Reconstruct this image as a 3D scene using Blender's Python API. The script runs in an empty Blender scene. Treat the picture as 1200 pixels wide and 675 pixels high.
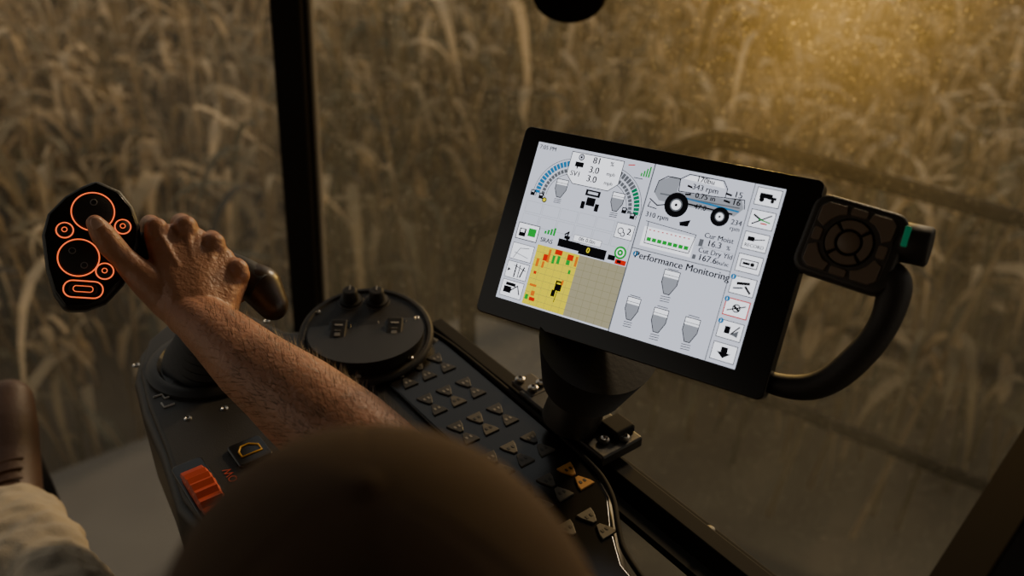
import bpy, bmesh, math, random
import numpy as np
from mathutils import Vector as V, Matrix
random.seed(7); np.random.seed(7)
COL=bpy.context.scene.collection

# ------------------------------------------------------------------ materials
def mat(name,base=(.1,.1,.1),rough=.5,metal=0,emis=None,es=0,bump=0,bscale=200,var=0,vscale=8,spec=.5):
    m=bpy.data.materials.new(name);m.use_nodes=True;nt=m.node_tree;b=nt.nodes['Principled BSDF']
    b.inputs['Base Color'].default_value=(*base,1);b.inputs['Roughness'].default_value=rough
    b.inputs['Metallic'].default_value=metal;b.inputs['Specular IOR Level'].default_value=spec
    if emis: b.inputs['Emission Color'].default_value=(*emis,1);b.inputs['Emission Strength'].default_value=es
    tc=nt.nodes.new('ShaderNodeTexCoord')
    if var:
        n=nt.nodes.new('ShaderNodeTexNoise');n.inputs['Scale'].default_value=vscale;n.inputs['Detail'].default_value=5
        r=nt.nodes.new('ShaderNodeMix');r.data_type='RGBA'
        r.inputs[6].default_value=(*[c*(1-var) for c in base],1);r.inputs[7].default_value=(*[min(1,c*(1+var)) for c in base],1)
        nt.links.new(tc.outputs['Object'],n.inputs['Vector']);nt.links.new(n.outputs['Fac'],r.inputs[0]);nt.links.new(r.outputs[2],b.inputs['Base Color'])
    if bump:
        n=nt.nodes.new('ShaderNodeTexNoise');n.inputs['Scale'].default_value=bscale;n.inputs['Detail'].default_value=4
        bp=nt.nodes.new('ShaderNodeBump');bp.inputs['Strength'].default_value=bump;bp.inputs['Distance'].default_value=.002
        nt.links.new(tc.outputs['Object'],n.inputs['Vector']);nt.links.new(n.outputs['Fac'],bp.inputs['Height']);nt.links.new(bp.outputs[0],b.inputs['Normal'])
    return m
def emi(name,c,s=1.):
    m=bpy.data.materials.new(name);m.use_nodes=True;nt=m.node_tree;nt.nodes.clear()
    e=nt.nodes.new('ShaderNodeEmission');o=nt.nodes.new('ShaderNodeOutputMaterial');nt.links.new(e.outputs[0],o.inputs[0])
    e.inputs[0].default_value=(*c,1);e.inputs[1].default_value=s;return m
M={}
M['plastic']=mat('black_plastic',(.016,.014,.012),.45,bump=.15,bscale=900,var=.25,vscale=30)
M['plastic2']=mat('dark_plastic',(.023,.020,.017),.5,bump=.2,bscale=700,var=.25,vscale=25)
M['gloss']=mat('gloss_plastic',(.010,.009,.008),.22)
M['rubber']=mat('rubber',(.014,.012,.011),.6,bump=.1)
M['matte']=mat('matte_black',(.009,.008,.007),.8,spec=.25)
M['pad']=mat('keypad_grey',(.042,.035,.029),.55,bump=.1,bscale=500)
M['padbtn']=mat('keypad_button',(.15,.108,.077),.5)
M['metal']=mat('bolt_steel',(.50,.48,.45),.3,1)
M['orange']=mat('orange_wheel',(.50,.060,.018),.45,var=.2,vscale=60)
M['ring']=emi('orange_backlight',(1.,.14,.035),1.4)
M['white_ink']=mat('white_ink',(.60,.58,.55),.6)
M['dim_ink']=mat('dim_ink',(.20,.19,.18),.6)
M['yellow_ink']=mat('yellow_ink',(.60,.32,.02),.5)
M['green_led']=mat('green_led',(.0,.16,.08),.4,emis=(0,.7,.32),es=.08)
M['skin']=mat('skin',(.37,.175,.098),.46,bump=.6,bscale=210,var=.25,vscale=30)
M['skin'].node_tree.nodes['Principled BSDF'].inputs['Subsurface Weight'].default_value=.08
M['skin'].node_tree.nodes['Principled BSDF'].inputs['Subsurface Scale'].default_value=.005
M['nail']=mat('nail',(.52,.32,.24),.3)
M['cap']=mat('cap_canvas',(.088,.052,.030),.9,bump=.5,bscale=600,var=.2,vscale=40)
M['hair']=mat('hair',(.03,.018,.010),.7)
M['armhair']=mat('arm_hair',(.10,.055,.03),.5)
M['shirt']=mat('shirt_cloth',(.09,.06,.04),.9,bump=.4,bscale=500)
M['pants']=mat('khaki_pants',(.38,.32,.235),.9,bump=.5,bscale=500,var=.15,vscale=12)
M['boot']=mat('boot_leather',(.075,.036,.019),.55,bump=.4,bscale=120,var=.3,vscale=20)
M['sole']=mat('boot_sole',(.02,.018,.016),.8)
M['grip']=mat('grip_brown',(.040,.024,.014),.35)
M['seat']=mat('seat_fabric',(.03,.03,.032),.9,bump=.4,bscale=400)
M['grey']=mat('light_grey_panel',(.35,.34,.32),.6,var=.1)
M['cabfloor']=mat('cab_floor_mat',(.065,.056,.045),.9,bump=.5,bscale=90,var=.3,vscale=5)
M['trim']=mat('cab_trim',(.010,.007,.005),.75,var=.2,spec=.2)
M['seal']=mat('window_seal',(.17,.15,.12),.5)
M['rail']=mat('handrail_paint',(.008,.006,.004),.9,spec=.05)
M['roof']=mat('roof_liner',(.10,.09,.08),.9)
M['header']=mat('header_paint',(.12,.105,.085),.8,var=.45,vscale=1.6,bump=.2,bscale=20)

# ------------------------------------------------------------------ helpers
def empty(name,mw=None):
    e=bpy.data.objects.new(name,None);e.empty_display_size=.05;COL.objects.link(e)
    if mw is not None: e.matrix_world=mw
    return e
def link(name,me,m=None,parent=None,mw=None,smooth=False,bev=0,bseg=3):
    o=bpy.data.objects.new(name,me);COL.objects.link(o)
    if m is not None and hasattr(me,'materials'): me.materials.append(m)
    if parent: o.parent=parent
    if mw is not None: o.matrix_local=mw
    if smooth:
        for p in me.polygons:p.use_smooth=True
    if bev:
        b=o.modifiers.new('bev','BEVEL');b.width=bev;b.segments=bseg;b.limit_method='ANGLE';b.angle_limit=math.radians(35)
        for p in me.polygons:p.use_smooth=True
        b.harden_normals=True
    return o
def frombm(bm,name,*a,**k):
    me=bpy.data.meshes.new(name);bm.to_mesh(me);bm.free();return link(name,me,*a,**k)
def box(name,c,s,m,parent=None,rot=None,bev=.002):
    bm=bmesh.new();bmesh.ops.create_cube(bm,size=1)
    for v in bm.verts:v.co=V((v.co.x*s[0],v.co.y*s[1],v.co.z*s[2]))
    mw=Matrix.Translation(c)
    if rot is not None: mw=mw@rot
    return frombm(bm,name,m,parent,mw,bev=bev)
def prism(name,poly,z0,z1,m,parent=None,mw=None,bev=.003):
    bm=bmesh.new();vs=[bm.verts.new((x,y,z0)) for x,y in poly];f=bm.faces.new(vs);f.normal_update()
    if f.normal.z>0:f.normal_flip()
    r=bmesh.ops.extrude_face_region(bm,geom=[f])
    for g in r['geom']:
        if isinstance(g,bmesh.types.BMVert):g.co.z=z1
    bmesh.ops.recalc_face_normals(bm,faces=bm.faces)
    return frombm(bm,name,m,parent,mw,bev=bev)
def orient(p0,p1):
    d=(V(p1)-V(p0));return Matrix.Translation(p0)@d.to_track_quat('Z','Y').to_matrix().to_4x4()
def lathe(name,prof,m,parent=None,mw=None,seg=40,smooth=True,cap=True):
    vs=[];fs=[]
    for r,z in prof:
        for i in range(seg):
            a=2*math.pi*i/seg;vs.append((r*math.cos(a),r*math.sin(a),z))
    for j in range(len(prof)-1):
        for i in range(seg):
            k=(i+1)%seg;fs.append((j*seg+i,j*seg+k,(j+1)*seg+k,(j+1)*seg+i))
    if cap: fs.append(tuple(range(seg))[::-1]);fs.append(tuple((len(prof)-1)*seg+i for i in range(seg)))
    me=bpy.data.meshes.new(name);me.from_pydata(vs,[],fs);o=link(name,me,m,parent,mw,smooth=smooth)
    if smooth:
        es=o.modifiers.new('es','EDGE_SPLIT');es.split_angle=math.radians(45)
    return o
def cyl(name,p0,p1,r,m,parent=None,r1=None,seg=32,ch=None):
    L=(V(p1)-V(p0)).length;r1=r if r1 is None else r1
    ch=min(r,r1,L/2)*.15 if ch is None else ch
    return lathe(name,[(r-ch,0),(r,ch),(r1,L-ch),(r1-ch,L)],m,parent,orient(p0,p1),seg)
def tube(name,pts,r,m,parent=None,mw=None,smooth=True,radii=None,cyc=False):
    cu=bpy.data.curves.new(name,'CURVE');cu.dimensions='3D';cu.bevel_depth=r;cu.bevel_resolution=5;cu.use_fill_caps=True
    if smooth:
        cu.resolution_u=10;sp=cu.splines.new('NURBS');sp.points.add(len(pts)-1);sp.use_endpoint_u=True;sp.order_u=3
    else: sp=cu.splines.new('POLY');sp.points.add(len(pts)-1)
    for i,p in enumerate(pts):
        sp.points[i].co=(*p,1)
        if radii:sp.points[i].radius=radii[i]
    sp.use_cyclic_u=cyc
    return link(name,cu,m,parent,mw)
def ring(name,c,R_,r,m,parent=None,seg=48):
    vs=[];fs=[];n=8
    for i in range(seg):
        a=2*math.pi*i/seg
        for j in range(n):
            b=2*math.pi*j/n
            vs.append((c[0]+math.cos(a)*(R_+r*math.cos(b)),c[1]+math.sin(a)*(R_+r*math.cos(b)),c[2]+r*math.sin(b)))
    for i in range(seg):
        for j in range(n):
            fs.append((i*n+j,((i+1)%seg)*n+j,((i+1)%seg)*n+(j+1)%n,i*n+(j+1)%n))
    me=bpy.data.meshes.new(name);me.from_pydata(vs,[],fs);return link(name,me,m,parent,smooth=True)
def rrect(cx,cy,w,h,r,n=5,ang=0):
    out=[]
    for (sx,sy,a0) in ((1,1,0),(-1,1,90),(-1,-1,180),(1,-1,270)):
        for i in range(n+1):
            a=math.radians(a0+90*i/n);out.append((sx*(w/2-r)+r*math.cos(a),sy*(h/2-r)+r*math.sin(a)))
    c,s=math.cos(ang),math.sin(ang)
    return [(cx+x*c-y*s,cy+x*s+y*c) for x,y in out]
def text(name,body,x,y,z,size,m,parent,align='CENTER',rot=0,bold=0):
    for dx in ((-bold/2,bold/2) if bold else (0,)):
        t=bpy.data.curves.new(name,'FONT');t.body=body;t.size=size;t.align_x=align;t.align_y='CENTER';t.resolution_u=3
        link(name,t,m,parent,Matrix.Translation((x+dx,y,z+abs(dx)*.05+(1e-5 if dx>0 else 0)))@Matrix.Rotation(rot,4,'Z'))
def blob(name,chains,m,parent=None,voxel=.002,step=.25,smooth=4,sub=3):
    """organic surface: tapered chains fused by a voxel remesh"""
    tmp=bmesh.new();bmesh.ops.create_icosphere(tmp,subdivisions=sub,radius=1)
    sv=np.array([v.co[:] for v in tmp.verts]);sf=np.array([[v.index for v in f.verts] for f in tmp.faces]);tmp.free()
    AV=[];AF=[];n=0
    for ch in chains:
        pts=[np.array(p[:3],float) for p in ch];rs=[p[3] for p in ch]
        for i in range(len(pts)-1):
            L=np.linalg.norm(pts[i+1]-pts[i]);k=max(1,int(L/(min(rs[i],rs[i+1])*step))+1)
            for j in range(k+(1 if i==len(pts)-2 else 0)):
                t=j/k;AV.append(sv*(rs[i]*(1-t)+rs[i+1]*t)+pts[i]*(1-t)+pts[i+1]*t);AF.append(sf+n);n+=len(sv)
    me=bpy.data.meshes.new(name);me.from_pydata(np.concatenate(AV).tolist(),[],np.concatenate(AF).tolist())
    o=link(name,me,m,parent)
    r=o.modifiers.new('rm','REMESH');r.mode='VOXEL';r.voxel_size=voxel;r.use_smooth_shade=True
    s=o.modifiers.new('sm','SMOOTH');s.factor=.5;s.iterations=smooth
    return o
def frame(o,x,y,z):
    m=Matrix.Identity(4)
    for i,a in enumerate((x,y,z)):
        for j in range(3):m[j][i]=a[j]
    m.translation=o;return m

# ------------------------------------------------------------------ camera
cd=bpy.data.cameras.new('camera');cam=bpy.data.objects.new('camera',cd);COL.objects.link(cam)
cam.location=(0,0,1.5);cam.rotation_euler=(math.radians(60),0,0);cd.sensor_width=36;cd.lens=31.17;cd.clip_start=.02
cd.dof.use_dof=True;cd.dof.focus_distance=.90;cd.dof.aperture_fstop=3.0
scene=bpy.context.scene;scene.camera=cam

# ------------------------------------------------------------------ monitor
P1=V((.01565,.91362,1.17444))
Xm=V((.26588,-.17742,.01133)).normalized();Nm=V((-.48587,-.69419,.53106)).normalized();Ym=Nm.cross(Xm).normalized()
MM=frame(P1,Xm,Ym,Nm);mon=empty('touchscreen_monitor',MM)
Wd,Hd=.3198,.2064
prism('bezel',rrect(Wd/2,-Hd/2,Wd,Hd,.007),-.016,0,M['gloss'],mon,bev=.0015)
prism('back_shell',rrect(Wd/2,-Hd/2,Wd-.02,Hd-.02,.012),-.04,-.015,M['plastic'],mon,bev=.008)
x0,y0,sw,sh=.0211,-.01445,.2669,.1713
UIM={'bg':emi('ui_bg',(.60,.63,.74),1.30),'white':emi('ui_white',(.86,.88,.95),1.6),'black':emi('ui_black',(.004,.004,.005),1),
 'grey':emi('ui_grey',(.13,.14,.16),1),'lgrey':emi('ui_lightgrey',(.34,.36,.41),1.0),'yellow':emi('ui_yellow',(.84,.70,.0),1.15),'sand':emi('ui_sand',(.44,.40,.25),.90),
 'orange':emi('ui_orange',(.95,.20,.0),.9),'red':emi('ui_red',(.8,.01,.005),.9),'green':emi('ui_green',(.0,.45,.04),.9),'blue':emi('ui_blue',(.02,.22,.50),.9),
 'dgreen':emi('ui_dark_green',(.0,.22,.09),1),'line':emi('ui_gridline',(.26,.24,.12),1),'fade':emi('ui_fade',(.50,.53,.62),1.0)}
UI={k:([],[]) for k in UIM}
def sc(s,q):return (x0+s*sw,y0-q*sh)
def upoly(k,pts,l,raw=False):
    vs,fs=UI[k];n=len(vs)
    p=[q if raw else sc(*q) for q in pts]
    a=sum(p[i][0]*p[(i+1)%len(p)][1]-p[(i+1)%len(p)][0]*p[i][1] for i in range(len(p)))
    if a<0:p=p[::-1]
    vs+=[(x,y,.0006+l*.00012) for x,y in p];fs.append(tuple(range(n,n+len(p))))
def urect(k,s0,q0,s1,q1,l):upoly(k,[(s0,q0),(s1,q0),(s1,q1),(s0,q1)],l)
def uframe(k,s0,q0,s1,q1,l,w=.0006,fill=None):
    urect(k,s0,q0,s1,q1,l);a=w/sw;b=w/sh;urect(fill or 'white',s0+a,q0+b,s1-a,q1-b,l+1)
def uline(k,pts,w,l,closed=False):
    P=[sc(*p) for p in pts];n=len(P)
    for i in range(n if closed else n-1):
        a=V(P[i]);b=V(P[(i+1)%n]);d=(b-a)
        if d.length<1e-7:continue
        d.normalize();o=V((-d.y,d.x))*w*.66;a-=d*w*.4;b+=d*w*.4
        upoly(k,[tuple(a-o),tuple(b-o),tuple(b+o),tuple(a+o)],l,raw=True)
def ucirc(k,s,q,r,l,n=24):
    c=sc(s,q);upoly(k,[(c[0]+r*math.cos(2*math.pi*i/n),c[1]+r*math.sin(2*math.pi*i/n)) for i in range(n)],l,raw=True)
def ut(body,s,q,size,k='black',l=8,al='CENTER'):
    x,y=sc(s,q);size*=.97;text('label',body,x,y,.0006+l*.00012,size,UIM[k],mon,al,bold=size*.05)
urect('bg',0,0,1,1,0)
ut('7:05 PM',.050,.03,.0064)
def fan(cs,cq,a0,a1,n,r0,r1,k,fill_to,alt='grey'):
    c=sc(cs,cq)
    for i in range(n):
        a=math.radians(a0+(a1-a0)*i/(n-1));da=abs(math.radians(a1-a0))/(n-1)*.40
        kk=k if i<fill_to else alt
        upoly(kk,[(c[0]+r*math.cos(b),c[1]+r*math.sin(b)) for r,b in ((r0,a-da),(r1,a-da),(r1,a+da),(r0,a+da))],2,raw=True)
fan(.195,.31,178,106,13,.0345,.0405,'blue',13);fan(.195,.31,178,112,10,.0285,.0325,'grey',10)
fan(.345,.31,2,74,13,.0345,.0405,'dgreen',7);fan(.345,.31,2,68,10,.0285,.0325,'grey',10)
for r,(ca,aa,bb) in ((.0425,(.195,180,104)),(.0425,(.345,0,76)),(.0265,(.195,180,110)),(.0265,(.345,0,70))):
    c=(ca,.31);uline('black',[(c[0]+r*math.cos(math.radians(aa+(bb-aa)*i/14))/sw,c[1]-r*math.sin(math.radians(aa+(bb-aa)*i/14))/sh) for i in range(15)],.0004,2)
upoly('white',[(.160,.02),(.385,.02),(.385,.16),(.350,.21),(.195,.21),(.160,.16)],3)
uline('black',[(.160,.02),(.385,.02),(.385,.16),(.350,.21),(.195,.21),(.160,.16)],.0006,4,True)
ut('81',.275,.050,.0100);ut('%',.340,.052,.0066);ut('3.0',.272,.108,.0100);ut('mph',.345,.112,.0058);ut('3.0',.272,.163,.0100);ut('mph',.345,.167,.0058);ut('SV1',.198,.150,.0080)
ucirc('black',.205,.045,.0034,5);ucirc('bg',.205,.045,.0024,6);ucirc('black',.205,.045,.0012,7)
urect('black',.185,.075,.222,.105,5);urect('black',.195,.105,.200,.118,5)
def funnel(s,q,w,h,l=3,fill='lgrey'):
    p=[(s-w/2,q-h/2),(s+w/2,q-h/2),(s+w/2,q+h*.05),(s+w*.18,q+h*.5),(s-w*.18,q+h*.5),(s-w/2,q+h*.05)]
    upoly('white',p,l);upoly(fill,[(s-w/2,q-h*.2),(s+w/2,q-h*.2),(s+w/2,q+h*.05),(s+w*.18,q+h*.5),(s-w*.18,q+h*.5),(s-w/2,q+h*.05)],l+1)
    uline('black',p,.0006,l+2,True);uline('black',[(s-w/2,q-h*.3),(s+w/2,q-h*.3)],.0004,l+2)
    for i in range(3):uline('black',[(s-w*.3,q+h*(.62+.1*i)),(s+w*.3,q+h*(.60+.1*i))],.0005,l+1)
funnel(.153,.255,.05,.11);funnel(.400,.262,.05,.11)
urect('black',.262,.225,.325,.262,3);urect('black',.275,.27,.312,.32,3);urect('bg',.272,.235,.315,.25,4);urect('black',.255,.30,.272,.345,3);urect('black',.315,.30,.332,.345,3)
for s,q in ((.038,.315),(.078,.325),(.440,.300),(.478,.322)):
    urect('black',s-.012,q-.018,s+.008,q+.018,3);urect('bg',s-.008,q-.012,s+.003,q-.002,4);uline('black',[(s+.008,q-.01),(s+.015,q),(s+.013,q+.016)],.0005,4)
ucirc('black',.095,.345,.0028,3);ucirc('yellow',.095,.345,.0018,4)
for i,h in enumerate((.02,.035,.05,.065)):urect('green',.463+i*.010,.085-h,.469+i*.010,.085,3)
uline('black',[(.44,.10),(.475,.10)],.0006,3);uline('red',[(.405,.035),(.43,.028)],.0008,3)
for q in (.37,.45):
    for i in range(6):uframe('fade',.02+i*.080,q,.095+i*.080,q+.07,1,.0004,'bg')
uframe('black',.425,.375,.500,.465,3,.0006);ucirc('black',.447,.420,.0034,5);ucirc('white',.447,.420,.0024,6);ucirc('black',.458,.438,.0026,5);ucirc('white',.458,.438,.0016,6);ut('2',.482,.418,.0095)
urect('grey',.507,0,.512,1,5)
for i,q in enumerate((.565,.695,.812,.930)):
    uframe('black',.012,q-.055,.112,q+.050,3,.0009 if i==0 else .0006)
urect('green',.065,.535,.100,.585,5);urect('black',.025,.545,.055,.595,5);urect('white',.030,.550,.048,.57,6)
uline('grey',[(.03,.735),(.05,.67),(.09,.66)],.0006,5);uline('lgrey',[(.03,.70),(.095,.72)],.0006,5)
upoly('black',[(.02,.80),(.035,.81),(.02,.825)],5);uline('black',[(.055,.77),(.055,.85)],.0012,5);uline('black',[(.072,.77),(.072,.85)],.0008,5);uline('black',[(.092,.78),(.082,.845)],.0012,5);uline('black',[(.045,.78),(.102,.80)],.0006,5)
urect('black',.025,.915,.060,.955,5);uline('black',[(.06,.935),(.085,.90),(.10,.95)],.0010,5);urect('black',.03,.89,.075,.91,5)
for i,h in enumerate((.018,.028,.038,.048)):urect('green',.135+i*.013,.545-h,.144+i*.013,.545,3)
ut('SRAS',.155,.585,.0070);uframe('black',.265,.505,.385,.545,3,.0004);ut('0ft 0.0in',.325,.525,.0060,l=9)
urect('black',.205,.550,.300,.598,3);urect('black',.300,.553,.415,.612,3);ut('0',.340,.580,.0080,'yellow',9)
ucirc('green',.470,.545,.0066,4);ucirc('white',.470,.545,.0045,5);ucirc('green',.470,.545,.0032,6);ucirc('white',.470,.545,.0010,7);urect('red',.458,.585,.503,.614,4);urect('black',.466,.590,.482,.606,5)
urect('black',.425,.57,.455,.60,3);uline('black',[(.225,.52),(.24,.50),(.235,.54),(.25,.56)],.0012,3);urect('black',.225,.525,.250,.545,3)
urect('yellow',.122,.618,.310,.99,2);urect('sand',.310,.618,.507,.99,2)
for i in range(1,6):uline('line',[(.31+i*.033,.618),(.31+i*.033,.99)],.00025,3)
for i in range(1,9):uline('line',[(.122,.618+i*.042),(.507,.618+i*.042)],.00025,3)
for i in range(1,6):uline('line',[(.122+i*.033,.618),(.122+i*.033,.99)],.00018,3)
for s,q,w_,h,k in ((.135,.70,.012,.05,'orange'),(.137,.78,.012,.018,'red'),(.160,.665,.020,.04,'red'),(.162,.71,.010,.04,'orange'),(.135,.86,.030,.014,'orange'),(.150,.90,.016,.03,'orange'),(.148,.94,.025,.022,'red'),(.178,.63,.010,.08,'orange'),(.128,.93,.014,.03,'green'),(.20,.66,.012,.05,'green'),(.222,.655,.012,.05,'green'),(.205,.62,.032,.03,'red'),(.262,.63,.026,.035,'red'),(.262,.665,.016,.03,'green'),(.298,.632,.010,.06,'orange'),(.282,.72,.010,.025,'green')):
    urect(k,s,q,s+w_,q+h,4)
urect('black',.244,.80,.272,.86,5);urect('yellow',.25,.81,.266,.82,6);urect('orange',.268,.79,.276,.82,6);urect('black',.236,.86,.252,.90,5);uline('black',[(.26,.86),(.256,.93)],.0005,5)
upoly('lgrey',[(.54,.09),(.585,.05),(.62,.05),(.62,.13),(.80,.115),(.86,.10),(.875,.15),(.85,.20),(.56,.20),(.535,.16)],2)
uline('black',[(.535,.16),(.54,.09),(.57,.055),(.62,.055),(.625,.125),(.76,.115),(.87,.10),(.878,.15)],.0007,3)
uline('black',[(.62,.055),(.65,.02),(.78,.02),(.80,.06),(.80,.11)],.0007,3);upoly('white',[(.63,.05),(.655,.025),(.775,.025),(.79,.06)],2)
uline('grey',[(.56,.16),(.86,.15)],.0010,3);uline('blue',[(.64,.155),(.86,.17)],.0014,3);uline('black',[(.66,.185),(.84,.19)],.0012,3)
uline('black',[(.525,.20),(.56,.23),(.60,.21)],.0009,3);uline('black',[(.53,.215),(.525,.245),(.56,.25)],.0007,3)
for s,q,r in ((.631,.205,.0122),(.800,.218,.0092)):
    ucirc('black',s,q,r,5);ucirc('grey',s,q,r*.52,6);ucirc('white',s,q,r*.40,7);ucirc('black',s,q,r*.12,8)
ut('170bu',.715,.040,.0076);ut('343 rpm',.722,.085,.0080);ut('0.75 in',.730,.130,.0078);ut('15',.845,.082,.0088);ut('16',.845,.124,.0088)
ut('310 rpm',.572,.292,.0074);ut('234',.865,.232,.0074);ut('rpm',.865,.266,.0062);ut('47.0',.722,.192,.0074)
uline('black',[(.655,.085),(.67,.09)],.0015,4);uline('black',[(.655,.135),(.672,.13)],.0015,4);uline('black',[(.80,.085),(.82,.09)],.0015,4);uline('black',[(.80,.125),(.82,.13)],.0015,4)
upoly('black',[(.66,.295),(.70,.27),(.695,.31),(.665,.315)],3)
urect('white',.535,.36,.735,.475,2);uline('black',[(.535,.33),(.735,.345)],.0005,3);uline('black',[(.545,.33),(.550,.455),(.725,.455),(.735,.345)],.0006,3)
for i in range(8):urect('green',.556+i*.021,.418,.573+i*.021,.440,4)
for i in range(10):urect('red',.556+i*.017,.372,.563+i*.017,.378,4)
ut('Cur Moist',.820,.335,.0072);ut('16.3',.810,.375,.0088);ut('%',.862,.378,.0062);ut('Cut Dry Yld',.822,.422,.0070);ut('167.6',.800,.462,.0088);ut('bu/ac',.858,.466,.0058)
urect('grey',.752,.36,.768,.40,3);urect('grey',.742,.452,.755,.478,3)
uline('lgrey',[(.745,.40),(.885,.40)],.0003,2)
urect('grey',.512,.495,.892,.500,5);urect('grey',.890,0,.893,1,5)
ut('Performance Monitoring',.712,.533,.0102);ucirc('blue',.53,.528,.0028,4);ut('i',.53,.528,.0055,'white',9)
funnel(.688,.640,.060,.135);funnel(.575,.840,.052,.13);funnel(.688,.862,.056,.135);funnel(.810,.865,.056,.135)
for s,q in ((.688,.565),(.575,.765),(.688,.782),(.810,.785)):uline('black',[(s-.02,q),(s+.02,q)],.0005,4)
for i in range(8):
    q=.062+i*.124;k='red' if i==5 else 'black'
    uframe(k,.903,q-.050,.992,q+.050,3,.0011 if i==5 else .0007)
def I(i,ds,dq):return (.9475+ds,.062+i*.124+dq)
urect('black',*I(0,-.030,-.02),*I(0,.015,.008),5);urect('black',*I(0,.0,-.006),*I(0,.03,.010),5);ucirc('black',*I(0,-.02,.016),.0024,5);ucirc('black',*I(0,.018,.018),.0018,5)
uline('black',[I(1,-.03,.03),I(1,.03,-.03)],.0010,5);uline('black',[I(1,-.03,-.02),I(1,-.005,.0)],.0014,5);uline('green',[I(1,-.01,.0),I(1,.03,.01)],.0010,5);uline('red',[I(1,-.0,.02),I(1,.02,.02)],.001,5)
urect('black',*I(2,-.030,-.025),*I(2,-.005,.0),5);uline('black',[I(2,-.005,-.01),I(2,.03,-.02)],.0008,5);ut('RECORD',*I(2,0,.025),.0048,l=9)
uline('black',[I(3,-.03,-.02),I(3,.03,-.02),I(3,.03,.02),I(3,-.03,.02)],.0007,5,True);uline('black',[I(3,-.02,0),I(3,0,0)],.0018,5);ucirc('black',*I(3,.012,.0),.0020,5)
uline('black',[I(4,-.02,-.01),I(4,.02,-.02)],.0020,5);uline('black',[I(4,.01,.0),I(4,.03,.03)],.0016,5);uline('grey',[I(4,-.03,.02),I(4,.0,.01)],.0012,5)
ucirc('black',*I(5,0,0),.0040,5);ucirc('white',*I(5,0,0),.0029,6);uline('black',[I(5,-.03,.02),I(5,.03,-.02)],.0009,7);uline('black',[I(5,-.01,-.01),I(5,.01,.01)],.0016,7)
upoly('black',[I(6,-.02,-.02),I(6,.0,-.02),I(6,.0,.02),I(6,-.02,.02)],5);uline('black',[I(6,.03,-.03),I(6,.005,.02)],.0010,5);upoly('grey',[I(6,.005,.02),I(6,.03,-.01),I(6,.03,.03)],5)
upoly('black',[I(7,-.012,-.03),I(7,.012,-.03),I(7,.012,.0),I(7,.026,.0),I(7,0,.032),I(7,-.026,.0),I(7,-.012,.0)],5)
for i in (4,5,6):
    ucirc('blue',*I(i,-.040,-.040),.0026,6);ut('i',*I(i,-.040,-.040),.0045,'white',10)
for k,(vs,fs) in UI.items():
    if vs:
        me=bpy.data.meshes.new('screen_'+k);me.from_pydata(vs,[],fs);link('screen_'+k,me,UIM[k],mon)

# keypad pod + grab handle on the monitor's side
KM=Matrix.Translation((.3545,-.0505,0))@Matrix.Rotation(math.radians(-5),4,'Z')
prism('keypad_body',rrect(0,0,.084,.074,.014),-.022,.004,M['plastic2'],mon,KM,bev=.005)
KM=KM@Matrix.Scale(.96,4)
prism('keypad_face',rrect(0,0,.072,.066,.012),.0035,.0056,M['pad'],mon,KM,bev=.001)
def sector(r0,r1,a0,a1,n=8):
    o=[(r1*math.cos(math.radians(a0+(a1-a0)*i/n)),r1*math.sin(math.radians(a0+(a1-a0)*i/n))) for i in range(n+1)]
    return o+[(r0*math.cos(math.radians(a1-(a1-a0)*i/n)),r0*math.sin(math.radians(a1-(a1-a0)*i/n))) for i in range(n+1)]
prism('keypad_well',[(.0225*math.cos(i*math.pi/20),.0225*math.sin(i*math.pi/20)) for i in range(40)],.005,.0060,M['gloss'],mon,KM,bev=0)
for i in range(4):
    prism('keypad_arc_%d'%i,sector(.0125,.0205,i*90+50,i*90+130),.005,.0080,M['padbtn'],mon,KM,bev=.0008)
lathe('keypad_center',[(.0098,0),(.0098,.002),(.0085,.003),(.001,.003)],M['padbtn'],mon,KM@Matrix.Translation((0,0,.005)))
for dx in(-1,1):
    for dy in(-1,1):
        prism('keypad_key',[(dx*x,dy*y) for x,y in((.010,.0235),(.012,.031),(.028,.031),(.0335,.026),(.0335,.012),(.0265,.008),(.022,.016),(.016,.0215))],.005,.0078,M['padbtn'],mon,KM,bev=.0008)
    prism('keypad_key',rrect(dx*.0295,0,.008,.012,.002),.005,.0076,M['padbtn'],mon,KM,bev=.0008)
for dy in(-.028,.028):prism('keypad_key',rrect(0,dy,.015,.007,.002),.005,.0076,M['padbtn'],mon,KM,bev=.0008)
cyl('knob',(.393,-.038,-.010),(.417,-.038,-.010),.0175,M['rubber'],mon)
box('knob_light',(.398,-.035,.0062),(.005,.018,.004),M['green_led'],mon,bev=.001)
tube('grab_handle',[(.372,-.074,-.012),(.384,-.070,-.012),(.398,-.072,-.012),(.4000,-.100,-.012),(.395,-.125,-.012),(.384,-.148,-.012),(.370,-.170,-.014),(.350,-.185,-.016),(.315,-.190,-.018),(.28,-.186,-.022)],.0125,M['rubber'],mon,radii=[1.1,1.3,1.25,1.05,1.0,1.05,1.0,.95,.8,.7])

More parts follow.
